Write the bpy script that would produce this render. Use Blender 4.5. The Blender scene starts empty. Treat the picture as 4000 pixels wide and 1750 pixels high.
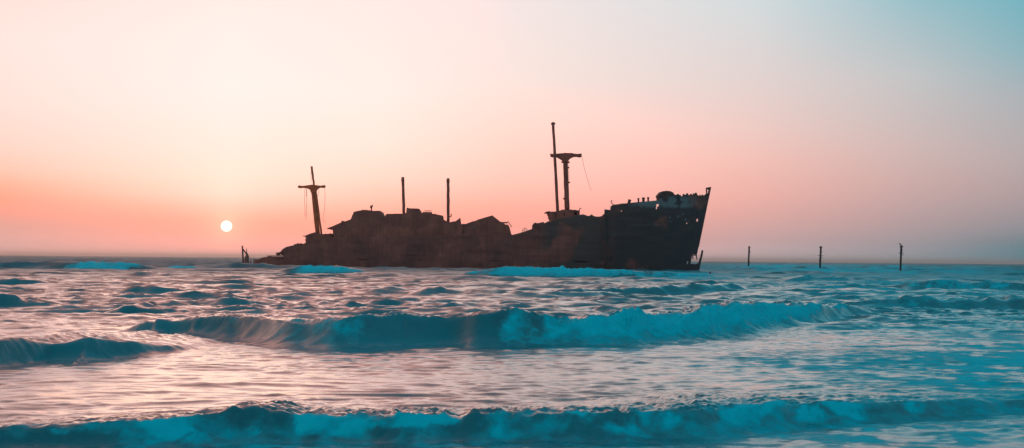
import bpy, bmesh, math, random
import numpy as np
from mathutils import Vector, Matrix, geometry

sc = bpy.context.scene
random.seed(7)
# ------------------------------------------------------------------ camera
F, CX, CY = 4950.0, 2000.0, 875.0          # focal length and centre in photograph pixels
EYE = Vector((0.0, 0.0, 2.2))
PITCH, ROLL = math.atan(138.5 / F), math.radians(0.50)
cd = bpy.data.cameras.new('camera')
cam = bpy.data.objects.new('camera', cd)
sc.collection.objects.link(cam)
cd.sensor_width = 36.0
cd.lens = 36.0 * F / 4000.0
cd.clip_start, cd.clip_end = 0.1, 60000.0
CM = Matrix.Rotation(math.pi / 2 + PITCH, 3, 'X') @ Matrix.Rotation(ROLL, 3, 'Z')
cam.matrix_world = Matrix.Translation(EYE) @ CM.to_4x4()
sc.camera = cam

# ------------------------------------------------------------------ sky
SUN_AZ, SUN_EL = math.radians(-12.7), math.radians(1.36)
SUN_DIR = Vector((math.sin(SUN_AZ) * math.cos(SUN_EL), math.cos(SUN_AZ) * math.cos(SUN_EL), math.sin(SUN_EL)))
world = bpy.data.worlds.new('World')
sc.world = world
world.use_nodes = True
wn = world.node_tree
wn.nodes.clear()


def lin(c, gain=1.0):
    return tuple(((v / 255.0) / 12.92 if v / 255.0 <= 0.04045 else ((v / 255.0 + 0.055) / 1.055) ** 2.4) * gain for v in c)


def wnode(t, **kw):
    n = wn.nodes.new(t)
    for k, v in kw.items():
        setattr(n, k, v)
    return n


def wmath(op, a, b=None, c=None):
    n = wnode('ShaderNodeMath', operation=op)
    for i, v in enumerate((a, b, c)):
        if v is None:
            continue
        if isinstance(v, (int, float)):
            n.inputs[i].default_value = v
        else:
            wn.links.new(v, n.inputs[i])
    return n.outputs[0]


tc = wnode('ShaderNodeTexCoord')
sep = wnode('ShaderNodeSeparateXYZ')
wn.links.new(tc.outputs['Generated'], sep.inputs[0])
az = wmath('MULTIPLY', wmath('ARCTAN2', sep.outputs[0], sep.outputs[1]), 180 / math.pi)
el = wmath('MULTIPLY', wmath('ARCSINE', sep.outputs[2]), 180 / math.pi)
elp = wmath('SQRT', wmath('DIVIDE', wmath('MAXIMUM', el, 0.0), 90.0))      # ramp position, finer near the horizon
# azimuth (degrees from the view axis) -> sky colour at each elevation in degrees
SKY = [
    (-170, [(0, (110, 150, 166)), (10, (112, 160, 176)), (40, (88, 162, 182)), (90, (60, 160, 184))]),
    (-75, [(0, (170, 138, 138)), (4, (236, 172, 160)), (12, (238, 196, 184)), (22, (190, 158, 156)), (42, (92, 134, 150)), (90, (60, 160, 184))]),
    (-22, [(0, (198, 154, 150)), (.5, (206, 156, 150)), (1.2, (222, 160, 150)), (1.8, (246, 160, 144)), (2.3, (255, 164, 140)), (2.9, (255, 180, 154)), (3.6, (255, 202, 182)), (4.6, (255, 216, 202)),
           (6.5, (255, 228, 219)), (9, (255, 233, 225)), (11.5, (255, 226, 218)), (17, (254, 192, 176)), (26, (204, 146, 138)), (42, (92, 132, 150)), (90, (60, 160, 184))]),
    (-12.7, [(0, (222, 160, 154)), (.5, (246, 160, 148)), (1.1, (255, 166, 147)), (1.6, (255, 174, 152)), (2.1, (255, 196, 174)), (2.8, (255, 224, 205)), (3.6, (255, 234, 216)),
             (5.5, (255, 240, 229)), (7.5, (255, 244, 238)), (10, (255, 242, 236)), (11.5, (255, 238, 231)), (17, (255, 196, 180)), (26, (208, 148, 140)), (42, (96, 134, 150)), (90, (60, 160, 184))]),
    (-6, [(0, (224, 160, 154)), (.5, (244, 160, 150)), (1.4, (255, 166, 148)), (2.0, (255, 178, 158)), (2.8, (255, 202, 182)), (3.6, (255, 220, 202)),
          (5, (255, 234, 220)), (7.5, (255, 241, 233)), (11.5, (255, 236, 231)), (17, (255, 196, 180)), (26, (200, 148, 142)), (42, (90, 132, 150)), (90, (60, 160, 184))]),
    (0, [(0, (226, 160, 154)), (.8, (240, 161, 152)), (1.6, (254, 166, 151)), (2.4, (255, 178, 161)), (3.2, (255, 196, 180)), (4.2, (255, 208, 193)), (6, (255, 222, 209)),
         (8, (252, 230, 222)), (11.5, (246, 231, 229)), (17, (242, 192, 182)), (26, (176, 148, 146)), (42, (82, 130, 150)), (90, (60, 160, 184))]),
    (10.9, [(0, (152, 147, 152)), (1, (192, 157, 157)), (2, (220, 167, 161)), (3, (237, 177, 168)), (4.5, (243, 192, 182)),
            (6, (238, 204, 197)), (8, (228, 211, 208)), (11.5, (212, 220, 222)), (17, (168, 190, 196)), (26, (70, 146, 164)), (42, (60, 128, 150)), (90, (60, 160, 184))]),
    (17.6, [(0, (108, 128, 136)), (.8, (146, 141, 147)), (1.8, (178, 154, 156)), (3.5, (204, 171, 168)), (5, (208, 184, 181)),
            (8, (196, 197, 198)), (11.5, (150, 192, 202)), (17, (80, 166, 184)), (26, (36, 138, 162)), (42, (46, 124, 148)), (90, (60, 160, 184))]),
    (22.3, [(0, (28, 104, 120)), (.4, (56, 112, 126)), (.9, (100, 124, 132)), (1.7, (146, 142, 148)), (3, (176, 156, 158)), (4.5, (184, 170, 171)),
            (7, (172, 178, 183)), (9, (138, 180, 190)), (11.5, (108, 178, 192)), (25, (24, 140, 164)), (45, (56, 134, 156)), (90, (60, 160, 184))]),
    (75, [(0, (40, 100, 118)), (4, (66, 118, 134)), (15, (58, 132, 152)), (45, (80, 138, 158)), (90, (60, 160, 184))]),
    (170, [(0, (110, 150, 166)), (10, (112, 160, 176)), (40, (88, 162, 182)), (90, (60, 160, 184))]),
]
prev = None
for i, (a, stops) in enumerate(SKY):
    r = wnode('ShaderNodeValToRGB')
    cr = r.color_ramp
    cr.interpolation = 'LINEAR'
    while len(cr.elements) > 1:
        cr.elements.remove(cr.elements[-1])
    for j, (e, c) in enumerate(stops):
        p = math.sqrt(e / 90.0)
        ele = cr.elements[0] if j == 0 else cr.elements.new(p)
        ele.position = p
        k = lin(c, 1.0 + 1.1 * math.exp(-e / 0.40) + 0.15 * math.exp(-e / 2.2))
        ele.color = (1.22 if c[0] == 255 else k[0], k[1], k[2], 1.0)   # the red of the bright sky is overexposed
    wn.links.new(elp, r.inputs[0])
    if prev is None:
        prev = r.outputs[0]
    else:
        mr = wnode('ShaderNodeMapRange', interpolation_type='SMOOTHSTEP' if abs(a) > 30 else 'LINEAR')
        wn.links.new(az, mr.inputs[0])
        mr.inputs[1].default_value = SKY[i - 1][0]
        mr.inputs[2].default_value = a
        mx = wnode('ShaderNodeMix', data_type='RGBA')
        wn.links.new(mr.outputs[0], mx.inputs[0])
        wn.links.new(prev, mx.inputs[6])
        wn.links.new(r.outputs[0], mx.inputs[7])
        prev = mx.outputs[2]
# the sun's disc and its aureole
dot = wnode('ShaderNodeVectorMath', operation='DOT_PRODUCT')
wn.links.new(tc.outputs['Generated'], dot.inputs[0])
dot.inputs[1].default_value = SUN_DIR
ang = wmath('MULTIPLY', wmath('ARCCOSINE', wmath('MINIMUM', dot.outputs['Value'], 1.0)), 180 / math.pi)
disc = wnode('ShaderNodeMapRange')
wn.links.new(ang, disc.inputs[0])
disc.inputs[1].default_value, disc.inputs[2].default_value = 0.258, 0.19
disc.inputs[3].default_value, disc.inputs[4].default_value = 0.0, 1.0
glow = wmath('MULTIPLY', wmath('EXPONENT', wmath('MULTIPLY', ang, -1.5)), 0.42)
gl = wnode('ShaderNodeMix', data_type='RGBA', blend_type='ADD')
gl.inputs[0].default_value = 1.0
gcol = wnode('ShaderNodeMix', data_type='RGBA')
wn.links.new(glow, gcol.inputs[0])
gcol.inputs[6].default_value = (0, 0, 0, 1)
gcol.inputs[7].default_value = (1.0, 0.55, 0.34, 1)
wn.links.new(prev, gl.inputs[6])
wn.links.new(gcol.outputs[2], gl.inputs[7])
dm = wnode('ShaderNodeMix', data_type='RGBA')
wn.links.new(disc.outputs[0], dm.inputs[0])
wn.links.new(gl.outputs[2], dm.inputs[6])
dm.inputs[7].default_value = (3.0, 2.6, 2.2, 1)
bg = wnode('ShaderNodeBackground')
bg.inputs['Strength'].default_value = 1.0
wn.links.new(dm.outputs[2], bg.inputs['Color'])
nish = wnode('ShaderNodeTexSky', sky_type='NISHITA')
nish.sun_disc = False
nish.sun_elevation = SUN_EL
nish.sun_rotation = SUN_AZ
bg2 = wnode('ShaderNodeBackground')
bg2.inputs['Strength'].default_value = 0.003
wn.links.new(nish.outputs[0], bg2.inputs['Color'])
addsh = wnode('ShaderNodeAddShader')
wn.links.new(bg.outputs[0], addsh.inputs[0])
wn.links.new(bg2.outputs[0], addsh.inputs[1])
wout = wnode('ShaderNodeOutputWorld')
wn.links.new(addsh.outputs[0], wout.inputs['Surface'])
world.cycles.sampling_method = 'MANUAL'
world.cycles.sample_map_resolution = 1024

# ------------------------------------------------------------------ sun lamp, exposure
sd = bpy.data.lights.new('sun', 'SUN')
sd.energy, sd.angle, sd.color = 0.06, math.radians(16.0), (1.0, 0.55, 0.32)
sun = bpy.data.objects.new('sun', sd)
sc.collection.objects.link(sun)
sun.rotation_euler = (-SUN_DIR).to_track_quat('-Z', 'Y').to_euler()
sc.view_settings.view_transform = 'Standard'
sc.view_settings.look = 'None'
sc.view_settings.exposure, sc.view_settings.gamma = 0.0, 1.0
sc.view_settings.use_curve_mapping = False
sc.cycles.use_denoising = True
sc.cycles.use_adaptive_sampling = False


# ------------------------------------------------------------------ helpers
def ray(px, py):
    return (CM @ Vector(((px - CX) / F, -(py - CY) / F, -1.0))).normalized()


def on_plane(px, py, p0, n):
    d = ray(px, py)
    return EYE + d * ((p0 - EYE).dot(n) / d.dot(n))


def horizon(px):
    return 1013.5 + (px - 2000) * math.tan(ROLL)


def at_dist(px, py, y):
    d = ray(px, py)
    return EYE + d * (y / d.y)


def project(p):
    q = CM.transposed() @ (p - EYE)
    return CX - F * q.x / q.z, CY + F * q.y / q.z


def tag(o, label=None, cat=None, group=None, kind=None):
    for k, v in (('label', label), ('category', cat), ('group', group), ('kind', kind)):
        if v:
            o[k] = v
    return o


def obj(name, me, mat, parent=None):
    o = bpy.data.objects.new(name, me)
    sc.collection.objects.link(o)
    if mat and not me.materials:
        me.materials.append(mat)
    if parent:
        o.parent = parent
    return o


def empty(name, loc, rz=0.0):
    o = bpy.data.objects.new(name, None)
    o.location, o.rotation_euler = loc, (0, 0, rz)
    sc.collection.objects.link(o)
    return o


def mesh(name, verts, faces, smooth=False):
    me = bpy.data.meshes.new(name)
    me.from_pydata([tuple(v) for v in verts], [], faces)
    bm = bmesh.new()
    bm.from_mesh(me)
    bmesh.ops.recalc_face_normals(bm, faces=bm.faces)
    bm.to_mesh(me)
    bm.free()
    if smooth:
        me.polygons.foreach_set('use_smooth', [True] * len(me.polygons))
    return me


def tube_data(pts, radii, sides=8, V=None, Fc=None, jitter=0.0):
    V = [] if V is None else V
    Fc = [] if Fc is None else Fc
    base = len(V)
    pts = [Vector(p) for p in pts]
    for i, p in enumerate(pts):
        t = (pts[min(i + 1, len(pts) - 1)] - pts[max(i - 1, 0)]).normalized()
        a = t.cross(Vector((0, 1, 0.03)) if abs(t.y) < 0.9 else Vector((1, 0, 0))).normalized()
        b = t.cross(a)
        r = radii[i] if isinstance(radii, (list, tuple)) else radii
        for k in range(sides):
            w = 2 * math.pi * k / sides
            rr = r * (1 + random.uniform(-jitter, jitter))
            V.append(p + a * math.cos(w) * rr + b * math.sin(w) * rr)
    for i in range(len(pts) - 1):
        for k in range(sides):
            k2 = (k + 1) % sides
            Fc.append((base + i * sides + k, base + i * sides + k2, base + (i + 1) * sides + k2, base + (i + 1) * sides + k))
    Fc.append(tuple(base + k for k in range(sides)))
    Fc.append(tuple(base + (len(pts) - 1) * sides + k for k in range(sides)))
    return V, Fc


def tube(name, pts, radii, mat, parent=None, sides=8, jitter=0.0, smooth=True):
    V, Fc = tube_data(pts, radii, sides, jitter=jitter)
    return obj(name, mesh(name, V, Fc, smooth), mat, parent)


def rusty_path(p, q, n, wob):
    p, q = Vector(p), Vector(q)
    out = []
    for i in range(n + 1):
        w = p.lerp(q, i / n)
        if 0 < i < n:
            w += Vector([random.uniform(-wob, wob) for _ in range(3)])
        out.append(w)
    return out


# ------------------------------------------------------------------ materials
def new_mat(name):
    m = bpy.data.materials.new(name)
    m.use_nodes = True
    return m, m.node_tree.nodes, m.node_tree.links, m.node_tree.nodes['Principled BSDF']


def rust(name, c1, c2, c3, scale=0.5, paint_and_shade=None):
    m, N, L, b = new_mat(name)
    t = N.new('ShaderNodeTexCoord')
    n1 = N.new('ShaderNodeTexNoise')
    n1.inputs['Scale'].default_value, n1.inputs['Detail'].default_value, n1.inputs['Roughness'].default_value = scale, 8, 0.65
    L.new(t.outputs['Object'], n1.inputs['Vector'])
    r = N.new('ShaderNodeValToRGB')
    r.color_ramp.elements[0].position, r.color_ramp.elements[0].color = 0.32, (*c1, 1)
    r.color_ramp.elements[1].position, r.color_ramp.elements[1].color = 0.70, (*c3, 1)
    e = r.color_ramp.elements.new(0.52)
    e.color = (*c2, 1)
    L.new(n1.outputs[0], r.inputs[0])
    col = r.outputs[0]
    # one plate rusts more than its neighbour
    sw = N.new('ShaderNodeSeparateXYZ')
    L.new(t.outputs['Object'], sw.inputs[0])
    cb = N.new('ShaderNodeCombineXYZ')
    L.new(sw.outputs[0], cb.inputs[0])
    L.new(sw.outputs[2], cb.inputs[1])
    bk = N.new('ShaderNodeTexBrick')
    bk.inputs['Scale'].default_value = 1.0
    bk.inputs['Brick Width'].default_value, bk.inputs['Row Height'].default_value = 6.2, 1.9
    bk.inputs['Mortar Size'].default_value, bk.inputs['Mortar Smooth'].default_value = 0.05, 0.4
    bk.inputs['Color1'].default_value, bk.inputs['Color2'].default_value = (0.62, 0.6, 0.6, 1), (1.3, 1.22, 1.18, 1)
    bk.inputs['Mortar'].default_value = (0.55, 0.5, 0.5, 1)
    L.new(cb.outputs[0], bk.inputs['Vector'])
    m0 = N.new('ShaderNodeMix')
    m0.data_type, m0.blend_type = 'RGBA', 'MULTIPLY'
    m0.inputs[0].default_value = 0.3
    L.new(col, m0.inputs[6])
    L.new(bk.outputs[0], m0.inputs[7])
    col = m0.outputs[2]
    # vertical runs of rust
    mp = N.new('ShaderNodeMapping')
    mp.inputs['Scale'].default_value = (2.2, 2.2, 0.12)
    L.new(t.outputs['Object'], mp.inputs[0])
    n2 = N.new('ShaderNodeTexNoise')
    n2.inputs['Scale'].default_value, n2.inputs['Detail'].default_value = 1.0, 5
    L.new(mp.outputs[0], n2.inputs['Vector'])
    mx = N.new('ShaderNodeMix')
    mx.data_type, mx.blend_type = 'RGBA', 'MULTIPLY'
    mx.inputs[0].default_value = 0.35
    r2 = N.new('ShaderNodeValToRGB')
    r2.color_ramp.elements[0].position, r2.color_ramp.elements[0].color = 0.35, (0.55, 0.5, 0.48, 1)
    r2.color_ramp.elements[1].position, r2.color_ramp.elements[1].color = 0.65, (1.25, 1.1, 1.0, 1)
    L.new(n2.outputs[0], r2.inputs[0])
    L.new(col, mx.inputs[6])
    L.new(r2.outputs[0], mx.inputs[7])
    col = mx.outputs[2]
    if paint_and_shade:
        for (u0, u1, z0, z1, pcol, thr, nscale) in paint_and_shade:
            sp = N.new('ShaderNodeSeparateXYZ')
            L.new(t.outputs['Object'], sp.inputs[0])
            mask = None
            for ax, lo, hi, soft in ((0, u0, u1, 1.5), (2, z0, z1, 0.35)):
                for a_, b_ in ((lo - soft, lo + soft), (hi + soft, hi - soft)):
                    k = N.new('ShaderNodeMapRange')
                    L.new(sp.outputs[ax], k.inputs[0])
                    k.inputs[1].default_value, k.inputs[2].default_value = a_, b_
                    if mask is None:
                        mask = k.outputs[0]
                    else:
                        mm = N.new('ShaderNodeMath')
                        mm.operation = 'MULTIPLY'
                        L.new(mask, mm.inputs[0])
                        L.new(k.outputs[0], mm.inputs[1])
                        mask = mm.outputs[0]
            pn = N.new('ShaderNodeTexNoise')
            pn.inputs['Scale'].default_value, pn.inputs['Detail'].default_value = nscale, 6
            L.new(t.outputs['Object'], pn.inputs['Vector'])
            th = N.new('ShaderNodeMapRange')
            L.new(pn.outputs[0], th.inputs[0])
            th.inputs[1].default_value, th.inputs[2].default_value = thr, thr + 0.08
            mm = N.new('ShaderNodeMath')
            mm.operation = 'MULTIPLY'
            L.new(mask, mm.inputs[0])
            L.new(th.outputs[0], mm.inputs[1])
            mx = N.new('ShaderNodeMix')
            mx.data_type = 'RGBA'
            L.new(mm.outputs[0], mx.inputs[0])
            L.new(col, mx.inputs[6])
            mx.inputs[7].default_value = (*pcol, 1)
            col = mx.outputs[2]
    L.new(col, b.inputs['Base Color'])
    b.inputs['Roughness'].default_value = 0.85
    b.inputs['Specular IOR Level'].default_value = 0.25
    bp = N.new('ShaderNodeBump')
    bp.inputs['Strength'].default_value, bp.inputs['Distance'].default_value = 0.6, 0.15
    n3 = N.new('ShaderNodeTexNoise')
    n3.inputs['Scale'].default_value, n3.inputs['Detail'].default_value = 1.3, 7
    L.new(t.outputs['Object'], n3.inputs['Vector'])
    L.new(n3.outputs[0], bp.inputs['Height'])
    L.new(bp.outputs[0], b.inputs['Normal'])
    return m


# ------------------------------------------------------------------ the sea
def hash2(ix, iy, seed):
    h = (ix.astype(np.int64) * 374761393 + iy.astype(np.int64) * 668265263 + seed * 1442695041) & 0x7fffffff
    h = ((h ^ (h >> 13)) * 1274126177) & 0x7fffffff
    h = h ^ (h >> 16)
    return (h & 0xffff) / 65535.0


def vnoise(x, y, seed):
    ix, iy = np.floor(x), np.floor(y)
    fx, fy = x - ix, y - iy
    ux, uy = fx * fx * fx * (fx * (fx * 6 - 15) + 10), fy * fy * fy * (fy * (fy * 6 - 15) + 10)
    a, b = hash2(ix, iy, seed), hash2(ix + 1, iy, seed)
    c, d = hash2(ix, iy + 1, seed), hash2(ix + 1, iy + 1, seed)
    return (a + (b - a) * ux) * (1 - uy) + (c + (d - c) * ux) * uy


def fbm(x, y, seed, octv=4):
    s, a, t = 0.0, 0.5, 0.0
    for i in range(octv):
        s = s + a * vnoise(x * 2 ** i + 13.7 * i, y * 2 ** i - 7.3 * i, seed + i)
        t += a
        a *= 0.5
    return s / t


def sstep(x, a, b):
    t = np.clip((x - a) / (b - a), 0, 1)
    return t * t * (3 - 2 * t)


# Breaking and rolling waves: pixel column, waterline row, crest row (photograph) and how far the crest has turned to foam.
BREAKERS = [
    # the long roller across the middle
    [(400, 1290, 1286, 0), (475, 1290, 1278, 0), (547, 1296, 1252, 0), (700, 1300, 1246, 0), (850, 1306, 1220, 0), (960, 1312, 1224, .05), (1060, 1322, 1234, .03), (1150, 1334, 1242, .06),
     (1350, 1350, 1230, .06), (1550, 1342, 1210, .04), (1700, 1337, 1229, 0), (1800, 1337, 1220, 0), (1900, 1345, 1202, 0), (2000, 1342, 1202, .1),
     (2100, 1342, 1206, .4), (2200, 1340, 1214, .75), (2280, 1338, 1218, 1), (2350, 1335, 1222, 1), (2600, 1318, 1208, 1), (2800, 1294, 1190, 1), (3000, 1270, 1172, .9),
     (3150, 1250, 1176, .6), (3260, 1240, 1186, .3), (3360, 1230, 1202, .05), (3480, 1220, 1212, 0)],
    # the low roller at the left
    [(-500, 1420, 1350, 0), (-250, 1425, 1335, 0), (0, 1425, 1320, 0), (200, 1402, 1336, 0), (350, 1400, 1308, .1), (500, 1385, 1325, 0), (700, 1365, 1343, 0), (800, 1355, 1354, 0)],
    # the shore break along the bottom
    [(-800, 1760, 1700, .5), (0, 1742, 1668, .42), (300, 1737, 1652, .38), (550, 1737, 1640, .42), (800, 1727, 1618, .2), (900, 1716, 1590, .1), (1000, 1716, 1592, .35),
     (1120, 1716, 1614, .5), (1500, 1716, 1626, .56), (2000, 1716, 1626, .56), (2400, 1710, 1610, .45), (2700, 1690, 1590, .35), (2900, 1666, 1574, .3), (3200, 1640, 1568, .25),
     (3600, 1615, 1562, .2), (4000, 1592, 1552, .15), (4600, 1570, 1540, .1)],
    # small breakers further out
    [(-300, 1052, 1034, .9), (-40, 1052, 1030, .7), (30, 1052, 1026, 0), (260, 1052, 1024, 0), (315, 1053, 1024, .9), (400, 1053, 1024, 1), (480, 1050, 1027, .8), (530, 1048, 1032, .1), (650, 1045, 1040, 0)],
    [(640, 1048, 1042, 0), (690, 1048, 1036, .8), (740, 1048, 1037, .8), (800, 1047, 1043, 0)],
    [(1060, 1065, 1060, 0), (1130, 1068, 1047, .4), (1200, 1071, 1043, 1), (1350, 1071, 1043, 1), (1400, 1068, 1050, .6), (1460, 1065, 1062, 0)],
    [(1780, 1080, 1070, 0), (1900, 1082, 1055, .4), (1980, 1086, 1048, .9), (2100, 1087, 1046, 1), (2250, 1085, 1049, 1), (2400, 1082, 1056, .8), (2500, 1082, 1060, .6), (2640, 1081, 1064, .55), (2740, 1080, 1067, .4), (2830, 1080, 1070, 0)],
    # swells in front of the wreck
    [(780, 1046, 1040, 0), (860, 1045, 1026, 0), (930, 1044, 1018, 0), (1040, 1044, 1018, 0), (1090, 1046, 1026, 0), (1200, 1050, 1033, 0), (1350, 1053, 1036, 0), (1600, 1057, 1038, 0), (1800, 1060, 1042, 0), (1950, 1063, 1050, 0), (2100, 1064, 1062, 0)],
    [(1590, 1145, 1140, 0), (1650, 1146, 1116, 0), (1710, 1146, 1106, 0), (1770, 1146, 1120, 0), (1830, 1145, 1141, 0)],
    [(1420, 1142, 1138, 0), (1480, 1142, 1114, 0), (1540, 1142, 1110, 0), (1620, 1141, 1138, 0)],
    [(2120, 1148, 1142, 0), (2250, 1148, 1116, 0), (2450, 1146, 1106, 0), (2650, 1142, 1112, 0), (2760, 1140, 1102, 0), (2880, 1138, 1110, 0), (3020, 1136, 1132, 0)],
    [(3050, 1192, 1186, 0), (3300, 1199, 1152, 0), (3600, 1201, 1130, .1), (4000, 1204, 1122, 0), (4500, 1206, 1120, 0)],
    [(3040, 1098, 1094, 0), (3160, 1098, 1064, 0), (3260, 1100, 1072, 0), (3400, 1102, 1098, 0)],
    [(3500, 1128, 1124, 0), (3640, 1130, 1096, .2), (3800, 1130, 1086, .3), (4000, 1130, 1094, 0), (4300, 1130, 1100, 0)],
    [(450, 1146, 1142, 0), (560, 1148, 1112, 0), (680, 1148, 1116, 0), (800, 1146, 1140, 0)],
    [(-200, 1110, 1070, 0), (60, 1108, 1064, 0), (160, 1106, 1078, 0), (330, 1104, 1098, 0)],
    [(480, 1080, 1074, 0), (560, 1082, 1054, .2), (700, 1082, 1056, 0), (860, 1080, 1070, 0)],
    [(790, 1190, 1184, 0), (880, 1192, 1156, 0), (960, 1192, 1160, 0), (1080, 1188, 1186, 0)],
    [(360, 1222, 1216, 0), (480, 1224, 1180, 0), (640, 1222, 1186, 0), (800, 1218, 1206, 0)],
    [(-300, 1190, 1150, 0), (60, 1190, 1146, 0), (150, 1188, 1160, 0), (280, 1186, 1182, 0)],
]
# sheets of spent foam: pixel column and row of the centre, half sizes in pixels, strength
FOAM_SHEETS = [(3050, 1046, 380, 14, .85), (3400, 1064, 900, 32, .78), (3600, 1125, 800, 55, .66), (3950, 1460, 900, 210, .86), (3250, 1420, 700, 90, .66), (2700, 1082, 330, 24, .7), (3500, 1690, 1000, 80, .8), (3700, 1075, 600, 30, .5), (3500, 1180, 700, 60, .4), (3000, 1120, 500, 40, .2),
               (1500, 1735, 1600, 26, .6), (3700, 1300, 500, 70, .15), (150, 1470, 260, 80, .2), (1250, 1340, 300, 50, .25)]


def build_sea():
    ys = [6.0]
    while ys[-1] < 26000:
        y = ys[-1]
        ys.append(y + ((0.006 if y < 12 else 0.0031) * y if y < 60 else 0.0039 * y if y < 420 else 0.0055 * y if y < 2400 else 0.04 * y if y < 6000 else 0.2 * y))
    ys = np.array(ys)
    NC = 860
    half = 22 + 0.62 * ys
    q = np.linspace(-1, 1, NC)
    q = 0.5 * q + 0.5 * q ** 3
    X = half[:, None] * q[None, :]
    Y = np.repeat(ys[:, None], NC, 1)
    DY = np.gradient(ys)[:, None]
    DX = (1.3 * half / NC)[:, None]
    Z = np.zeros_like(X)
    calm = 0.55 + 0.9 * fbm(X / 9 + 40, Y / 12, 5, 3)
    wx = X + 2.2 * (vnoise(X / 7, Y / 5, 11) - .5) + 0.5 * (vnoise(X / 1.7, Y / 1.3, 12) - .5)
    wy = Y + 2.6 * (vnoise(X / 8, Y / 6, 13) - .5) + 0.6 * (vnoise(X / 1.9, Y / 1.4, 14) - .5)
    rng = np.random.default_rng(3)
    lam = [27, 20, 15, 11, 8, 6.2, 5, 4, 3.2, 2.6, 2.0, 1.6, 1.25, 1.0, .78, .62, .5, .4]
    yy = ys[:, None]
    flat = 0.55 + 0.45 * sstep(yy, 30, 48)          # spent water inside the middle roller lies flatter
    for l in lam:
        for k in range(3):
            th = rng.normal(0, 0.34)
            ll = l * rng.uniform(.85, 1.18)
            kk = 2 * math.pi / ll
            ph = rng.uniform(0, 6.28)
            wgt = sstep(ll / (2.6 * DY), 0.8, 1.8) * sstep(ll / (2.0 * DX), 0.8, 1.8)
            s = np.sin(kk * (wx * math.sin(th) + wy * math.cos(th)) + ph)
            if ll > 6:
                amp = 0.034 * (ll / 6) ** 0.35
                wgt = wgt * (0.15 + 0.85 * sstep(yy, 40, 110))
            elif ll > 2.3:
                amp = 0.0060 * ll
                wgt = wgt * (0.12 + 0.88 * sstep(yy, 34, 60))
            else:
                amp = (0.0090 + 0.002 * sstep(yy, 34, 60)) * ll
                wgt = wgt * (flat if ll < .75 else 0.24 + 0.6 * sstep(yy, 34, 60))
                if ll < .75:
                    amp *= 1.05
            if ll > 2.3:
                g = np.exp(2.1 * (s - 1)) * 2.1 - 0.72
            else:
                g = np.exp(3.0 * (s - 1)) * 2.2 - 0.6
            Z += wgt * amp * calm * g
    # torn, wind-blown chop
    rg = 0
    for k, (fx, fy_, a) in enumerate(((6.0, 1.7, .075), (2.8, .9, .055), (1.3, .48, .040), (.6, .26, .020))):
        w_ = sstep(fy_ / (1.1 * DY), 0.8, 1.8)
        r_ = 1 - np.abs(2 * vnoise(wx / fx + 5 * k, wy / fy_ - 3 * k, 90 + k) - 1)
        rg = rg + w_ * a * (r_ ** 2 - .35)
    Z += rg * (0.06 + 0.12 * vnoise(X / 5, Y / 4, 99) + 0.95 * sstep(yy, 33, 55)) * calm
    # far out only crests show: seas growing with the distance, up to half a metre
    ri, ci = np.arange(len(ys))[:, None] + 0 * X, np.arange(NC)[None, :] + 0 * X
    far = sstep(yy, 150, 420) * np.minimum(0.40 * DY, 0.75)
    Z += far * 2.2 * (0.6 * vnoise(ci / 9, ri / 1.9, 61) + 0.4 * vnoise(ci / 4, ri / 1.3, 62) - .5)
    foam = np.zeros_like(Z)
    for bi, rows in enumerate(BREAKERS):
        bx, by, bh, bf = [], [], [], []
        dmean = float(np.mean([2.2 * F / (r[1] - horizon(r[0])) for r in rows]))
        for (px, base, crest, fo) in rows:
            hz = horizon(px)
            D = 2.2 * F / (base - hz)
            if dmean > 95:                          # a row of pixels is metres deep out there: keep the crest line straight
                D = dmean + 0.06 * (D - dmean)
            hgt = (base - crest) * D / F
            Dc = D + 0.45 * hgt + 0.004 * D
            hgt = max(0.0, 2.2 - (crest - hz) * Dc / F)
            if base - crest < 7:
                hgt *= 0.3
            bx.append((px - CX) / F * Dc); by.append(Dc); bh.append(hgt); bf.append(fo)
        bx, by, bh, bf = map(np.array, (bx, by, bh, bf))
        fine = np.linspace(bx[0], bx[-1], 1500)

        def smooth(v):
            w = np.interp(fine, bx, v)
            n = max(3, int(1500 * (0.02 + 0.0 * len(bx))))
            k = np.hanning(n * 2 + 1)
            return np.convolve(np.pad(w, n, mode='edge'), k / k.sum(), 'valid')
        hump = bf.max() < .35 and bi > 2
        if hump:
            bh = bh * (.5 if rows[0][0] == 3050 else .72)
        if bi == 0:
            bh = bh * np.where(bx < 0, .90, .84)
        if bi == 1:
            bh = bh * .86
        fy, fh, ff = smooth(by), smooth(bh), smooth(bf)
        hmax = max(bh.max(), .05)
        r0, r1 = np.searchsorted(ys, by.min() - 6 * hmax - 3), np.searchsorted(ys, by.max() + 22 * hmax + 3)
        x, y = X[r0:r1], Y[r0:r1]
        sc_ = by.mean() / 36.0
        yc = np.interp(x, fine, fy) + sc_ * 0.5 * (fbm(x / (2.6 * sc_) + .12 * (y - by.mean()) / sc_, y * .1 / sc_ + bi * 9.1, 21, 2) - .5)
        h = np.interp(x, fine, fh, left=0, right=0)
        fo = np.interp(x, fine, ff, left=0, right=0)
        h = h * (1 + (1.3 if hump else 0.85 if bi == 1 else 0.40) * (fbm(x / ((.45 if hump else .8) * sc_), x * 0 + 3.3 + bi, 22, 3) - .5) * (0.6 + fo) + (.22 if bi == 0 else .5) * fo * (fbm(x / (.13 * sc_ ** .8), y / (.2 * sc_ ** .8), 23, 3) - .5))
        endf = sstep(x, fine[0], fine[0] + .06 * (fine[-1] - fine[0])) * (1 - sstep(x, fine[-1] - .06 * (fine[-1] - fine[0]), fine[-1]))
        h = h * endf
        fo = fo * endf
        s = (y - yc) / np.sqrt(1 + np.interp(x, fine, np.gradient(fy, fine)) ** 2)
        wf = np.maximum(0.55 * h + 0.02, 1.6 * DY[r0:r1])
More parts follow.
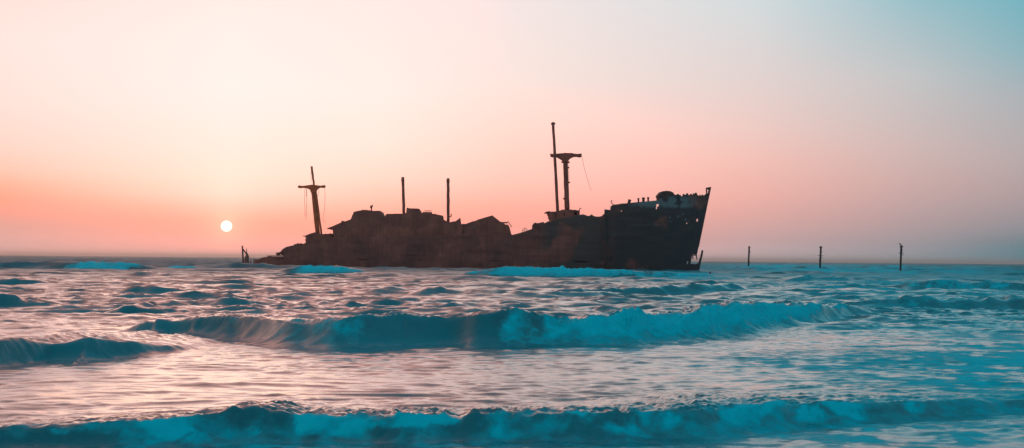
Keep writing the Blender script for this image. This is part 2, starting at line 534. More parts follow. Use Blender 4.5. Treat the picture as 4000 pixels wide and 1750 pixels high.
        wb = 3.2 * h + 1.2 + 1.5 * DY[r0:r1]
        # lumps and drapes on the face
        lump = (fbm(x / (1.3 * sc_ ** .7), y / (.30 * sc_ ** .7), 31 + bi, 4) - .5)
        wfl = wf * (1 + 0.5 * lump * (0.2 + fo))
        front = np.exp(-np.abs(np.minimum(s, 0) / wfl) ** 1.5)
        back = np.exp(-(np.maximum(s, 0) / wb) ** 2)
        trough = -0.12 * h * np.exp(-((s + 3.2 * wf) / (1.6 * wf)) ** 2)
        # the roller drowns the small chop underneath it
        Z[r0:r1] = Z[r0:r1] * (1 - 0.30 * front * back * np.clip(h * 6, 0, 1)) + h * front * back + trough
        rip = fbm(x / (.75 * sc_ ** .7), s / (.13 * sc_ ** .7), 71 + bi, 4) - .5
        Z[r0:r1] += h * front * back * rip * (0.30 + 0.45 * fo * np.exp(-(np.maximum(s, 0) / (.6 * wf)) ** 2))
        m = np.exp(-np.abs(np.minimum(s + .2 * wf, 0) / (1.9 * wf)) ** 2) * np.exp(-(np.maximum(s - .1 * wf, 0) / (.8 * wf + 1.2 * DY[r0:r1])) ** 2)
        wq = .6 * (fbm(x / (.9 * sc_), y / (.6 * sc_), 51 + bi, 3) - .5)
        pat = fbm(x / (.75 * sc_ ** .8) + bi + wq, s / (.8 * wf + .12) + 2 * wq, 41 + bi, 4)
        f2 = m * np.clip(fo * 1.05 + (pat - .5) * 4.6 * (1 - .85 * fo), 0, 1) * sstep(fo, 0.0, .12)
        foam[r0:r1] = np.maximum(foam[r0:r1], f2)
    for (px, py, rx, ry, amt) in FOAM_SHEETS:
        D = 2.2 * F / (py - horizon(px))
        D0, D1 = 2.2 * F / (py + ry - horizon(px)), 2.2 * F / max(4, py - ry - horizon(px))
        cx = (px - CX) / F
        m = np.exp(-((X / Y - cx) / (rx / F)) ** 2) * np.where(Y < D, np.exp(-((Y - D) / (D - D0)) ** 2), np.exp(-((Y - D) / (D1 - D)) ** 2))
        pat = fbm(X / (.03 * D), Y / (.035 * D), 77, 4)
        foam = np.maximum(foam, m * amt * sstep(pat, .22, .58))
    n = len(ys)
    V = np.stack([X, Y, Z], -1).reshape(-1, 3)
    idx = np.arange(n * NC).reshape(n, NC)
    Q = np.stack([idx[:-1, :-1], idx[:-1, 1:], idx[1:, 1:], idx[1:, :-1]], -1).reshape(-1, 4)
    me = bpy.data.meshes.new('sea')
    me.vertices.add(len(V))
    me.vertices.foreach_set('co', V.astype(np.float32).ravel())
    me.loops.add(Q.size)
    me.loops.foreach_set('vertex_index', Q.astype(np.int32).ravel())
    me.polygons.add(len(Q))
    me.polygons.foreach_set('loop_start', np.arange(0, Q.size, 4, dtype=np.int32))
    me.polygons.foreach_set('loop_total', np.full(len(Q), 4, dtype=np.int32))
    me.polygons.foreach_set('use_smooth', np.ones(len(Q), dtype=bool))
    me.update(calc_edges=True)
    at = me.attributes.new('foam', 'FLOAT', 'POINT')
    at.data.foreach_set('value', foam.astype(np.float32).ravel())
    return me


def sea_material():
    m, N, L, b = new_mat('sea_water')
    geo = N.new('ShaderNodeNewGeometry')
    at = N.new('ShaderNodeAttribute')
    at.attribute_name = 'foam'

    def noise(scale, detail, vec_scale, rough=0.55):
        mp = N.new('ShaderNodeMapping')
        mp.inputs['Scale'].default_value = vec_scale
        L.new(geo.outputs['Position'], mp.inputs[0])
        n = N.new('ShaderNodeTexNoise')
        n.inputs['Scale'].default_value, n.inputs['Detail'].default_value, n.inputs['Roughness'].default_value = scale, detail, rough
        L.new(mp.outputs[0], n.inputs['Vector'])
        return n.outputs[0]

    def maprange(v, a, b_, c=0.0, d=1.0):
        k = N.new('ShaderNodeMapRange')
        k.interpolation_type = 'SMOOTHSTEP'
        L.new(v, k.inputs[0])
        for i, q in enumerate((a, b_, c, d)):
            k.inputs[i + 1].default_value = q
        return k.outputs[0]

    def mth(op, a, b_):
        k = N.new('ShaderNodeMath')
        k.operation = op
        for i, q in enumerate((a, b_)):
            if isinstance(q, (int, float)):
                k.inputs[i].default_value = q
            else:
                L.new(q, k.inputs[i])
        return k.outputs[0]
    lace = noise(2.2, 6, (1.0, 1.6, 1.6), 0.62)
    fo = maprange(mth('ADD', at.outputs['Fac'], mth('MULTIPLY', mth('SUBTRACT', lace, 0.5), 1.3)), 0.10, 1.0)
    fo = mth('MULTIPLY', fo, maprange(at.outputs['Fac'], 0.02, 0.15))
    # clouded water: sand and bubbles stirred up in drifts
    drift = noise(0.16, 4, (1.0, 1.3, 1.0))
    body = N.new('ShaderNodeMix')
    body.data_type = 'RGBA'
    L.new(maprange(drift, 0.35, 0.68), body.inputs[0])
    body.inputs[6].default_value = (0.001, 0.090, 0.105, 1)
    body.inputs[7].default_value = (0.002, 0.17, 0.195, 1)
    mix = N.new('ShaderNodeMix')
    mix.data_type = 'RGBA'
    L.new(fo, mix.inputs[0])
    L.new(body.outputs[2], mix.inputs[6])
    mix.inputs[7].default_value = (0.004, 0.66, 0.74, 1)
    L.new(mix.outputs[2], b.inputs['Base Color'])
    cam_d = N.new('ShaderNodeVectorMath')
    cam_d.operation = 'LENGTH'
    L.new(geo.outputs['Position'], cam_d.inputs[0])
    # beyond the reach of the modelled waves the sea is simply rough
    rgh = maprange(cam_d.outputs['Value'], 45, 420, 0.17, 0.52)
    L.new(mth('MAXIMUM', rgh, maprange(fo, 0, 1, 0.10, 0.75)), b.inputs['Roughness'])
    L.new(maprange(fo, 0, 1, 0.5, 0.12), b.inputs['Specular IOR Level'])
    b.inputs['IOR'].default_value = 1.48
    b.inputs['Specular Tint'].default_value = (0.12, 0.8, 0.9, 1)
    b.inputs['Coat IOR'].default_value, b.inputs['Coat Roughness'].default_value = 1.55, 0.15
    L.new(mth('MULTIPLY', maprange(fo, 0, 0.8, 1.0, 0.0), maprange(cam_d.outputs['Value'], 45, 200, 1.0, 0.0)), b.inputs['Coat Weight'])
    bump1 = N.new('ShaderNodeBump')
    bump1.inputs['Strength'].default_value, bump1.inputs['Distance'].default_value = 0.8, 0.09
    L.new(noise(1.5, 8, (0.75, 1.6, 1.0), 0.66), bump1.inputs['Height'])
    L.new(bump1.outputs[0], b.inputs['Normal'])
    return m


sea = obj('sea', build_sea(), sea_material())
tag(sea, 'teal breaking sea with pink sky sheen', None, None, 'structure')

# ------------------------------------------------------------------ the wreck
BOW, STERN = at_dist(2716, 1060, 268), at_dist(1014, 1030, 315)
BOW.z = STERN.z = 0.0
AX = (BOW - STERN).normalized()
LEN = (BOW - STERN).length
PORT = Vector((-AX.y, AX.x, 0))
ship = empty('shipwreck', STERN, math.atan2(AX.y, AX.x))
tag(ship, 'huge rusted cargo ship wreck stranded in the surf, bow raised high', 'ship')
# horizontal view direction in ship coordinates, scaled to one metre across the beam: walls run back along it
mid = (BOW + STERN) / 2 - EYE
VIEW = Vector((mid.dot(AX) / mid.dot(PORT), 1.0, 0.0))


def loc(p):
    q = p - STERN
    return Vector((q.dot(AX), q.dot(PORT), p.z))


def sp(px, py, lat=0.0):
    """photograph pixel -> ship coordinates on the fore-and-aft plane lat metres to port"""
    return loc(on_plane(px, py, STERN + PORT * lat, PORT))


def sx(px, py, u):
    """photograph pixel -> ship coordinates on the athwartship plane at u"""
    return loc(on_plane(px, py, STERN + AX * u, AX))


def to_world(q):
    return STERN + AX * q.x + PORT * q.y + Vector((0, 0, q.z))


_a, _b = sp(2777, 732, 0), sp(2722, 1000, 0)
RAKE = (_a.x - _b.x) / (_a.z - _b.z)
U0 = _b.x - RAKE * _b.z


def surf(s, z, side):
    k = min(1, max(0, (s - 0.72) / 0.28))
    u = s * U0 + RAKE * z * (k * k * (3 - 2 * k))
    w = 8.0
    if s > 0.70:
        t = (s - 0.70) / 0.30
        w *= max(0.0, 1 - t ** (1.7 + 0.05 * max(0, z)))
    if s < 0.12:
        w *= math.sqrt(max(0.0, 1 - (1 - s / 0.12) ** 2)) * 0.92 + 0.08
    w = max(w, 0.12)
    return Vector((u, side * w, z))


def on_surf(px, py):
    z = 5.0
    for _ in range(12):
        lo, hi = 0.0, 1.0
        for _ in range(30):
            m = (lo + hi) / 2
            if project(to_world(surf(m, z, -1)))[0] < px:
                lo = m
            else:
                hi = m
        s = (lo + hi) / 2
        _, y = project(to_world(surf(s, z, -1)))
        d = to_world(surf(s, z, -1)).y
        z += (y - py) * d / F
    return s, z


M_hull = None
SHEER = [(1014, 1013), (1018, 1008), (1029, 1005), (1046, 1003), (1055, 1000), (1065, 1002), (1095, 1001), (1107, 1001), (1109, 973), (1117, 965), (1133, 961), (1147, 958),
         (1150, 953), (1158, 953), (1162, 948), (1168, 952), (1176, 949.5), (1184, 952.6), (1192, 949), (1198, 944), (1212, 938), (1300, 930), (1400, 927), (1500, 925),
         (1600, 922), (1700, 920), (1800, 915), (1900, 915), (1990, 916), (2003, 917), (2031, 910), (2055, 902), (2078, 894), (2079, 880), (2085, 873), (2091, 869), (2098, 872),
         (2110, 870), (2122, 866.5), (2128, 872), (2142, 864), (2150, 868), (2156, 861), (2200, 852), (2263, 840), (2275, 837), (2284, 838.5), (2292, 842), (2300, 844), (2312, 837),
         (2319, 844), (2335, 846.6), (2352, 844), (2356, 837), (2370, 834), (2383, 831), (2385, 805), (2397, 799.5), (2420, 797), (2434, 795), (2448, 794), (2485, 790), (2530, 786),
         (2572, 782.6), (2580, 775), (2610, 768), (2640, 763), (2657, 760.7), (2663, 767), (2674, 761), (2689, 758), (2690.5, 763), (2700, 755.6), (2705, 761), (2714, 756), (2722, 756),
         (2727, 764), (2740, 763), (2744, 759), (2749, 764), (2757, 757), (2764, 755)]
ss = [on_surf(px, py) for px, py in SHEER]
S_ = np.array([a for a, b in ss])
ZT = np.array([b for a, b in ss])
order = np.argsort(S_)
S_, ZT = S_[order], ZT[order]


def top(s):
    return float(np.interp(s, S_, ZT))


HOLES_PX = [(2424.5, 2429.5, 823, 829), (2563, 2571, 797, 817), (2721, 2726, 855, 865), (2372.5, 2377, 1008, 1017), (2384, 2390, 1001, 1024), (2373, 2376.5, 1019, 1024), (2683, 2687, 1021, 1032),
            (2681, 2684, 870, 874), (1322, 1324.5, 941, 944)]
HOLES = []
for (x0, x1, y0, y1) in HOLES_PX:
    a, b = on_surf(x0, (y0 + y1) / 2), on_surf(x1, (y0 + y1) / 2)
    HOLES.append((a[0], b[0], on_surf((x0 + x1) / 2, y1)[1], on_surf((x0 + x1) / 2, y0)[1]))
tear_s0 = on_surf(2701, 1012)[0]
tear_z0, tear_z1 = on_surf(2700, 1031)[1], on_surf(2700, 994)[1]
HOLES.append((tear_s0, 1.01, tear_z0, tear_z1))
TEAR2 = (on_surf(2712, 1000)[0], 1.01, tear_z1 - .01, tear_z1 + 0.5)
us = sorted(set([round(float(v), 6) for v in S_] + [round(v, 6) for v in np.linspace(0, 1, 330)] + [round(v, 6) for h in HOLES for v in h[:2] if v < 1]))
zs = sorted(set([-2.0] + list(np.round(np.linspace(0, 18, 46), 4)) + [round(v, 4) for h in HOLES for v in h[2:]]))
nz = len(zs)


def hull_side(side):
    V, Fc = [], []
    rnd = random.Random(5 if side < 0 else 6)
    bump = np.random.default_rng(9).normal(0, 1, (40, 24))
    for s in us:
        tz = top(s) - (0.0 if side < 0 else 0.6)
        for z in zs:
            zz = min(z, tz)
            p = surf(s, zz, side)
            if 0.01 < s < 0.985:
                i, j = s * 38, max(0, (zz + 2)) * 1.0
                p.y += 0.09 * (bump[int(i) % 40, int(j) % 24] * (1 - i % 1) + bump[(int(i) + 1) % 40, int(j) % 24] * (i % 1))
            V.append(p)
    for i in range(len(us) - 1):
        sm = (us[i] + us[i + 1]) / 2
        t0, t1 = top(us[i]), top(us[i + 1])
        if side > 0:
            t0 -= .6
            t1 -= .6
        for j in range(nz - 1):
            if zs[j] >= max(t0, t1):
                continue
            zm = (zs[j] + zs[j + 1]) / 2
            hole = False
            for (a, b, c, d) in HOLES:
                if side < 0:
                    hole |= a - 1e-6 < sm < b + 1e-6 and c - 1e-6 < zm < d + 1e-6
                else:
                    # where the line of sight leaves through the port side
                    w = -surf((a + min(b, 1)) / 2, (c + d) / 2, -1).y
                    sh = 2 * w * VIEW.x / U0
                    hole |= a + sh - .012 < sm < b + sh + .012 and c - .5 < zm < d + 1.6
            if hole:
                continue
            a, b = i * nz + j, (i + 1) * nz + j
            f = [a, b, b + 1, a + 1]
            seen = []
            for k in f:
                if not any((V[k] - V[q]).length < 1e-5 for q in seen):
                    seen.append(k)
            if len(seen) >= 3:
                Fc.append(tuple(seen))
    return V, Fc


# grey coating remnants, plus darker bow tones for weaker sun haze, in ship coordinates
pu0, pu1 = sp(2480, 800, -5).x, sp(2702, 800, -2).x
pz0, pz1 = sp(2600, 815, -4).z, sp(2600, 776, -4).z
qz0, qz1 = sp(2600, 880, -4).z, sp(2600, 825, -4).z
DARK, MIDR, LITE = (0.14, 0.055, 0.052), (0.27, 0.084, 0.070), (0.42, 0.130, 0.098)
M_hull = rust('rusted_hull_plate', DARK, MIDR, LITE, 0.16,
              [(sp(2390, 900, -5).x, 200, -5, 30, (0.052, 0.046, 0.050), 0.34, 0.12), (sp(2130, 950, -7).x, sp(2400, 950, -7).x, -5, 12, (0.090, 0.062, 0.058), 0.44, 0.12),  # haze glow fading toward the bow, put into the colour as dark tones
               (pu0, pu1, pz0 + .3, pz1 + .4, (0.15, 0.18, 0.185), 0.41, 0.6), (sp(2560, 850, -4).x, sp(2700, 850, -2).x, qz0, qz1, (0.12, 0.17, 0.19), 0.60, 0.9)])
M_house = rust('rusted_deckhouse', (0.18, 0.062, 0.052), (0.32, 0.096, 0.075), (0.45, 0.14, 0.10), 0.3)
M_mast = rust('rusted_mast_steel', (0.28, 0.062, 0.045), (0.42, 0.092, 0.066), (0.52, 0.12, 0.085), 0.9)
M_flare_orange = rust('flare_orange_rust_steel', (0.60, 0.095, 0.035), (0.80, 0.14, 0.05), (0.88, 0.19, 0.07), 0.9)  # rust, with the flare glow near the sun put into its brighter orange
M_fore = rust('dark_deck_gear', (0.035, 0.026, 0.027), (0.065, 0.040, 0.038), (0.11, 0.055, 0.048), 0.9)
M_wire = rust('frayed_wire', (0.10, 0.05, 0.03), (0.16, 0.07, 0.04), (0.22, 0.1, 0.05), 2.0)
M_pile = rust('weathered_pile', (0.025, 0.024, 0.026), (0.05, 0.04, 0.04), (0.09, 0.065, 0.055), 2.0)

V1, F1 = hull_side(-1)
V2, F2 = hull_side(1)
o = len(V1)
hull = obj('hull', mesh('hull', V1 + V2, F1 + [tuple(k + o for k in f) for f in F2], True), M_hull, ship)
mod = hull.modifiers.new('plate thickness', 'SOLIDIFY')
mod.thickness, mod.offset = 0.06, 0


def deck(name, s0, s1, drop):
    V, Fc = [], []
    n = 30
    for i in range(n + 1):
        s = s0 + (s1 - s0) * i / n
        z = min(top(s), top(min(.999, s + .01)), top(max(0, s - .01))) - drop
        for side in (-1, 1):
            p = surf(s, z, side)
            p.y *= 0.985
            V.append(p)
    for i in range(n):
        Fc.append((2 * i, 2 * i + 2, 2 * i + 3, 2 * i + 1))
    me = mesh(name, V, Fc)
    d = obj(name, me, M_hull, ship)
    d.modifiers.new('thickness', 'SOLIDIFY').thickness = 0.05
    return d


s_brk = on_surf(2386, 815)[0]
deck('deck', 0.10, s_brk - .004, 1.5)
deck('forecastle_deck', s_brk + .004, 0.955, 3.0)
# forward wall of the forecastle break
w_ = surf(s_brk, 0, -1)
zb = top(s_brk + .004)
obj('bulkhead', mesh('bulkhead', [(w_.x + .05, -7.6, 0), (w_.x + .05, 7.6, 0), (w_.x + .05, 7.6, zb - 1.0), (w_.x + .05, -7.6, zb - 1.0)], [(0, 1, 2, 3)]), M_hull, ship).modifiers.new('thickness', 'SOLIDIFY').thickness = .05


def slab(name, outline, lat, depth, mat, parent, holes=(), plane=None):
    """walled solid: an outline on a fore-and-aft plane carried back across the beam"""
    loops = [[(sp(px, py, lat) if plane is None else sx(px, py, plane)) for px, py in lp] for lp in [outline, *holes]]
    back = VIEW * depth if plane is None else Vector((-depth, 0, 0))
    V = [p for lp in loops for p in lp]
    n = len(V)
    flat = [[Vector((p.x if plane is None else p.y, p.z, 0)) for p in lp] for lp in loops]
    tris = geometry.tessellate_polygon(flat)
    Fc = [tuple(t) for t in tris] + [tuple(k + n for k in reversed(t)) for t in tris]
    V = V + [p + back for p in V]
    k0 = 0
    for lp in loops:
        m = len(lp)
        for i in range(m):
            a, b = k0 + i, k0 + (i + 1) % m
            Fc.append((a, b, b + n, a + n))
        k0 += m
    return obj(name, mesh(name, V, Fc), mat, parent)


def oval(cx, cy, rx, ry, n=10):
    return [(cx + rx * math.cos(2 * math.pi * i / n), cy + ry * math.sin(2 * math.pi * i / n)) for i in range(n)]


slab('mast_house', [(1193, 958), (1194, 942), (1191, 936), (1195, 932), (1192, 924), (1181, 923), (1183, 920), (1190, 921), (1200, 917), (1212, 912), (1222, 909.5), (1230, 907), (1233, 913), (1246, 912.5),
                    (1263, 914.6), (1272, 912.5), (1280, 914), (1290, 911), (1297, 913), (1300, 920), (1296, 924), (1288, 924), (1290, 928), (1304, 927), (1306, 958)], -5.2, 8, M_house, ship)
bridge = slab('bridge_house', [(1301, 960), (1303, 930), (1301, 912), (1299, 893), (1279, 894), (1277, 891.5), (1298, 884), (1332, 869), (1336, 861), (1341, 867), (1369, 857), (1373, 850), (1375, 842), (1379, 836), (1381, 828),
                               (1392, 825), (1404, 822.5), (1414, 821), (1416, 817.5), (1420, 821), (1428, 819), (1436, 820.5), (1463, 824), (1470, 823), (1483, 823), (1486, 824), (1489, 832), (1492, 838), (1496, 847), (1504, 845),
                               (1507, 837), (1513, 836), (1514, 833.5), (1520, 835.5), (1543, 834.5), (1571, 834.5), (1586.7, 832), (1588, 814.6), (1590, 811), (1600, 813.5), (1633, 814.6), (1639, 817), (1643.4, 829), (1646.6, 833),
                               (1654, 828), (1686, 829), (1687, 836), (1702, 834.5), (1704, 837), (1730.5, 842.5), (1731, 857), (1745, 864), (1757, 868), (1770, 865), (1780, 864), (1790, 856), (1798, 850.5), (1802, 874.5), (1806, 880), (1806, 960)],
              -6.4, 11, M_house, ship, [oval(1328, 891.5, 2.6, 4.2), oval(1331, 902, 1.8, 2.4), oval(1314, 893, 1.4, 2)])
slab('gable_house', [(1800, 960), (1801, 878), (1808, 874), (1818, 875), (1845, 865), (1862, 861), (1865, 857.5), (1874, 855.7), (1900, 848), (1922.7, 840.8), (1938, 853), (1956, 866.8), (1975, 877), (1988, 881), (1993, 898), (1997, 913.4), (2003, 922), (2003, 960)],
     -5.8, 10, M_house, ship, [oval(1931, 856, 1.7, 2.2)])
slab('foremast_house', [(2158, 880), (2156.5, 861), (2154, 850), (2150, 848), (2153, 843), (2149, 838), (2147, 829), (2137, 829.5), (2136, 826), (2148, 824.5), (2151, 827), (2171, 826), (2183, 822.6), (2190, 823), (2194, 819), (2200, 818), (2206, 819.5),
                        (2230, 818), (2238, 820), (2247, 819), (2252, 821), (2263, 822), (2265, 837), (2267, 866)], -5.0, 8, M_house, ship,
     [oval(2171, 842.5, 3.0, 14), oval(2205, 836, 2.8, 6), oval(2248, 835, 5.2, 7.6)])
slab('windlass', [(2577, 790), (2579, 772), (2575, 764), (2576, 761), (2588, 747), (2604, 745), (2620, 747), (2630, 752), (2635, 760), (2646, 761), (2652, 790)], -2.6, 4.5, M_fore, ship)
slab('stern_platform', [(1078, 986.5), (1094, 985), (1098, 980), (1104, 973), (1112, 968), (1114, 992), (1101, 991.5), (1100, 999), (1098, 991.5), (1083, 993), (1082, 999), (1079.5, 999), (1080, 992), (1077, 990)], -6.8, 5, M_house, ship)
tube('stern_rail', [sp(1046, 1003, -7), sp(1052, 999.5, -7), sp(1075, 999, -7), sp(1110, 996.5, -7)], .09, M_house, ship)
tube('stern_spike', [sp(1045.5, 1006, -7), sp(1045.5, 994, -7)], .06, M_house, ship)


def px_m(p):
    return to_world(p).y / F


def post(name, a, b, wpx, mat, lat, parent=ship, n=8, wob=.03, cap=None, wpx2=None):
    p, q = sp(*a, lat), sp(*b, lat)
    r1, r2 = wpx * px_m(p) / 2, (wpx2 or wpx) * px_m(q) / 2
    pts = rusty_path(p, q, n, wob)
    rr = [(r1 + (r2 - r1) * i / n) * random.uniform(.95, 1.05) for i in range(n + 1)]
    return tube(name, pts, rr, mat, parent, 12, .04)


def wire(name, pts, lat, parent, wpx=1.1, mat=None):
    P = [sp(x, y, lat) for x, y in pts]
    return tube(name, P, wpx * px_m(P[0]) / 2, mat or M_wire, parent, 5)


# stern mast
m1 = post('mast', (1242, 918), (1222, 738), 18, M_flare_orange, -1.0, wpx2=16)
post('mast_strut', (1256, 918), (1232.5, 742), 7.5, M_flare_orange, -1.0, m1)
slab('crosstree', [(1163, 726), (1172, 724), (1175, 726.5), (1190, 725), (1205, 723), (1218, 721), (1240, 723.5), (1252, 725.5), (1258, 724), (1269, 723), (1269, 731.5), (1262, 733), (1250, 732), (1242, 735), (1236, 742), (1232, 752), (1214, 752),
                   (1211, 742), (1203, 737), (1190, 733), (1178, 733), (1172, 734.5), (1164, 733)], -1.7, 1.4, M_flare_orange, m1)
post('topmast', (1227, 726), (1217, 650), 7.5, M_flare_orange, -1.0, m1, wpx2=8.5)
for px in ((1228, 726, 1220, 690),):
    wire('stay_wire', [(1216, 660), (1214.5, 690), (1218, 712)], -1.2, m1, 1.0)
for pts in ([(1190.5, 734), (1190, 790), (1191.7, 840), (1198, 857)], [(1199, 736), (1198.5, 790), (1196, 828), (1197, 844)], [(1268.5, 731), (1270, 770), (1268, 816), (1261, 850), (1263, 858), (1272, 871)],
            [(1246, 734), (1245, 752), (1241, 768)], [(1193, 733), (1197, 745), (1196, 770)]):
    wire('stay_wire', pts, -1.2, m1, 1.3)
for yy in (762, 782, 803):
    tube('mast_rung', [sp(1225, yy, -1.2), sp(1238 + (yy - 762) * .12, yy - 1, -1.2)], .1, M_flare_orange, m1, 6)
# two derrick posts amidships
for (a, b, w) in (((1578, 840), (1573.5, 692), 11.0), ((1751, 872), (1750.3, 696.5), 11.2)):
    k = post('derrick_post', a, b, w, M_mast, -2.5)
    q = sp(b[0], b[1] + 8, -2.5)
    t = sp(b[0], b[1] + 15, -2.5)
    tube('post_collar', [q, t], w * px_m(q) / 2 * 1.18, M_mast, k, 12)
tube('hook', [sp(1756, 846, -2.5), sp(1761, 847, -2.5), sp(1763, 841, -2.5), sp(1761, 838, -2.5), sp(1764, 836.5, -2.5)], .13, M_mast, ship, 6)
# foremast: tall derrick post, kingpost and crosstree
m2 = post('mast', (2215.5, 826), (2209, 622), 20, M_mast, 0.6, wpx2=18.5)
slab('crosstree', [(2151, 599), (2155, 601), (2172, 601), (2180, 599.5), (2200, 598), (2209, 596.5), (2222, 598), (2232, 597), (2240, 599.5), (2255, 601), (2272, 599.5), (2272.5, 612), (2264, 613.5), (2256, 611), (2243, 611.5), (2231, 617), (2221, 626), (2218, 632), (2200, 632), (2197, 625),
                   (2186, 618), (2174, 611.5), (2160, 613), (2152, 610)], -.2, 1.5, M_mast, m2)
post('topmast', (2178.5, 830), (2160.5, 480), 12, M_mast, -1.1, m2, n=12, wpx2=10.5)
q = sp(2160.5, 480, -1.1)
tube('mast_cap', [sp(2161, 486, -1.1), sp(2160.6, 482, -1.1), sp(2160.4, 477.5, -1.1)], [9 * px_m(q), 8.6 * px_m(q), 5 * px_m(q)], M_mast, m2, 12)
for (x, y) in ((2198, 634), (2219.5, 655), (2222, 713), (2205, 776), (2221, 634)):
    p = sp(x, y, 0.4)
    tube('mast_bracket', [p + Vector((-.25, 0, 0)), p + Vector((.25, -.05, .02))], [.2, .16], M_mast, m2, 6)
wire('stay_wire', [(2273, 611), (2281, 650), (2294, 697), (2303, 727), (2309, 744)], .2, m2, 1.2)
wire('stay_wire', [(2221, 626), (2222.5, 660), (2222, 715)], .2, m2, 1.2)
# hooked davit arms
for pts, w in (([(2136, 828), (2147, 827), (2151, 832), (2156, 838)], 3.4), ([(2263.5, 830), (2263.5, 818), (2266, 813.5), (2271, 814)], 3.2), ([(2397, 800), (2390, 794), (2386.5, 787), (2389, 783.5), (2392, 783.5)], 3.2),
               ([(1987, 882), (1975, 870), (1956, 867), (1972, 868), (1988, 866.5)], 2.0), ([(1956, 868), (1970, 872), (1986, 868), (1992, 876), (2000, 887)], 2.8), ([(2150, 846), (2154, 851)], 4)):
    P = [sp(x, y, -5) for x, y in pts]
    tube('davit_arm', P, w * px_m(P[0]) / 2, M_house, ship, 6, .1)
# railing hoops on the bridge roof and the well deck
for pts in ([(1652, 831), (1659, 822.5), (1684, 822.5), (1687, 831)], [(1664, 830), (1663, 822.5), (1678, 823), (1682, 830)], [(2040, 907), (2042, 895), (2047, 890.5), (2056, 890.5), (2059, 896), (2058.5, 901)], [(2040, 902), (2050, 899), (2058, 895)], [(2049, 905), (2049.5, 890)],
            [(1663, 823), (1668, 829), (1680, 823)]):
    P = [sp(x, y, -5.5) for x, y in pts]
    tube('rail_hoop', P, 1.6 * px_m(P[0]) / 2, M_house, ship, 5)
# ventilator on the bridge roof with its round cowl
k = tube('ventilator', [sp(1451, 826, -5), sp(1451, 813, -5), sp(1451.5, 808, -5)], [2.6 * .06, 2.4 * .06, 3.4 * .06], M_house, ship, 8)
tube('cowl', [sp(1450, 813, -5), sp(1450, 809, -5.2), sp(1451.5, 806, -5.3), sp(1454, 803.5, -5.2), sp(1456, 806, -5)], [.2, .3, .33, .26, .1], M_house, k, 8)
# mooring bitts on the forecastle
for (x, y0, y1, w) in ((2494, 792, 774, 8), (2513.5, 790, 771.5, 12.5), (2532, 789, 770, 9)):
    p, q = sp(x, y0, -4), sp(x, y1, -4)
    r = w * px_m(p) / 2
    tube('bitt', [p, p.lerp(q, .7), p.lerp(q, .72), q], [r * .82, r * .78, r, r], M_fore, ship, 10, .06)
p, q = sp(2455, 797, -4.5), sp(2460.5, 779.5, -4.5)
tube('leaning_ventilator', [p, p.lerp(q, .5), q], [.28, .32, .36], M_fore, ship, 10)
# ragged scraps along the forecastle edge
for (x, y, w, h) in ((2670, 762, 8, 5), (2684, 759, 8, 5), (2709, 760, 5, 6), (2718, 757, 8, 5), (2648, 762, 10, 5), (2734, 765, 4, 6), (2425, 797, 3, 4), (2434, 796, 2, 3)):
    slab('torn_plate', [(x - w / 2, y + 6), (x - w / 2 + 1, y - h * .6), (x, y - h), (x + w / 2, y - h * .7), (x + w / 2, y + 6)], -1.4 if x > 2600 else -4.8, .25, M_fore, ship)
# jack staff box on the stem head
slab('stem_post', [(2773, 735), (2778.5, 729.5), (2775.5, 745), (2766, 790), (2761, 790), (2766, 762)], -.12, .3, M_fore, ship)
slab('stem_box', [(2759, 733), (2778.5, 729.5), (2774, 742), (2768, 742), (2766, 737), (2762.5, 739), (2763.5, 758), (2760.5, 758)], -.25, .6, M_fore, ship)
tube('stem_strut', [sp(2767.5, 740, -.1), sp(2766, 758, -.1)], .07, M_house, ship, 5)
# torn forefoot: the lowest piece of the stem stands out past the hole
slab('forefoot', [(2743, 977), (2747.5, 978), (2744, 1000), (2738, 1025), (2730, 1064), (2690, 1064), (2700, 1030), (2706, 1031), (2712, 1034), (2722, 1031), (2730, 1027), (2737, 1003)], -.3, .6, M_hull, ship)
for pts in ([(2706, 990), (2706.5, 1011)], [(2719, 990), (2720.5, 1003), (2722.5, 1014)], [(2706, 1000), (2714, 996), (2723, 1000)]):
    tube('torn_strip', [sp(x, y, -.2) for x, y in pts], .11, M_hull, ship, 5)
# light hanging plate on the midship side, and pale plate on the gable
slab('loose_plate', [(1838, 889), (1860, 882), (1862, 885), (1841, 892.5)], -5.95, .08, rust('bare_plate', (.12, .10, .10), (.2, .16, .15), (.26, .2, .19), .8), ship)

# ------------------------------------------------------------------ things standing in the sea
def sea_post(name, top_px, bot_px, dist, wpx, label, cat, mat, group=None, sink=1.5, capw=None, rungs=()):
    a, b = at_dist(*top_px, dist), at_dist(*bot_px, dist)
    base = Vector((b.x, b.y, 0))
    root = empty(name, base)
    tag(root, label, cat, group)
    d = (b - a).normalized()
    bot = b + d * (b.z + sink)
    r = wpx * dist / F / 2
    pts = rusty_path(bot - base, a - base, 10, r * .12)
    tube('shaft', pts, [r * random.uniform(.92, 1.08) for _ in pts], mat, root, 8, .08)
    if capw:
        rc = capw * dist / F / 2
        t = a - base
        tube('cap', [t + d * r * 1.6, t + d * r * .6, t - d * r * .3], [r * 1.02, rc, rc], mat, root, 10)
    for (x0, x1, y) in rungs:
        tube('bracket', [at_dist(x0, y, dist) - base, at_dist(x1, y, dist) - base], r * .26, mat, root, 5)
    return root, a


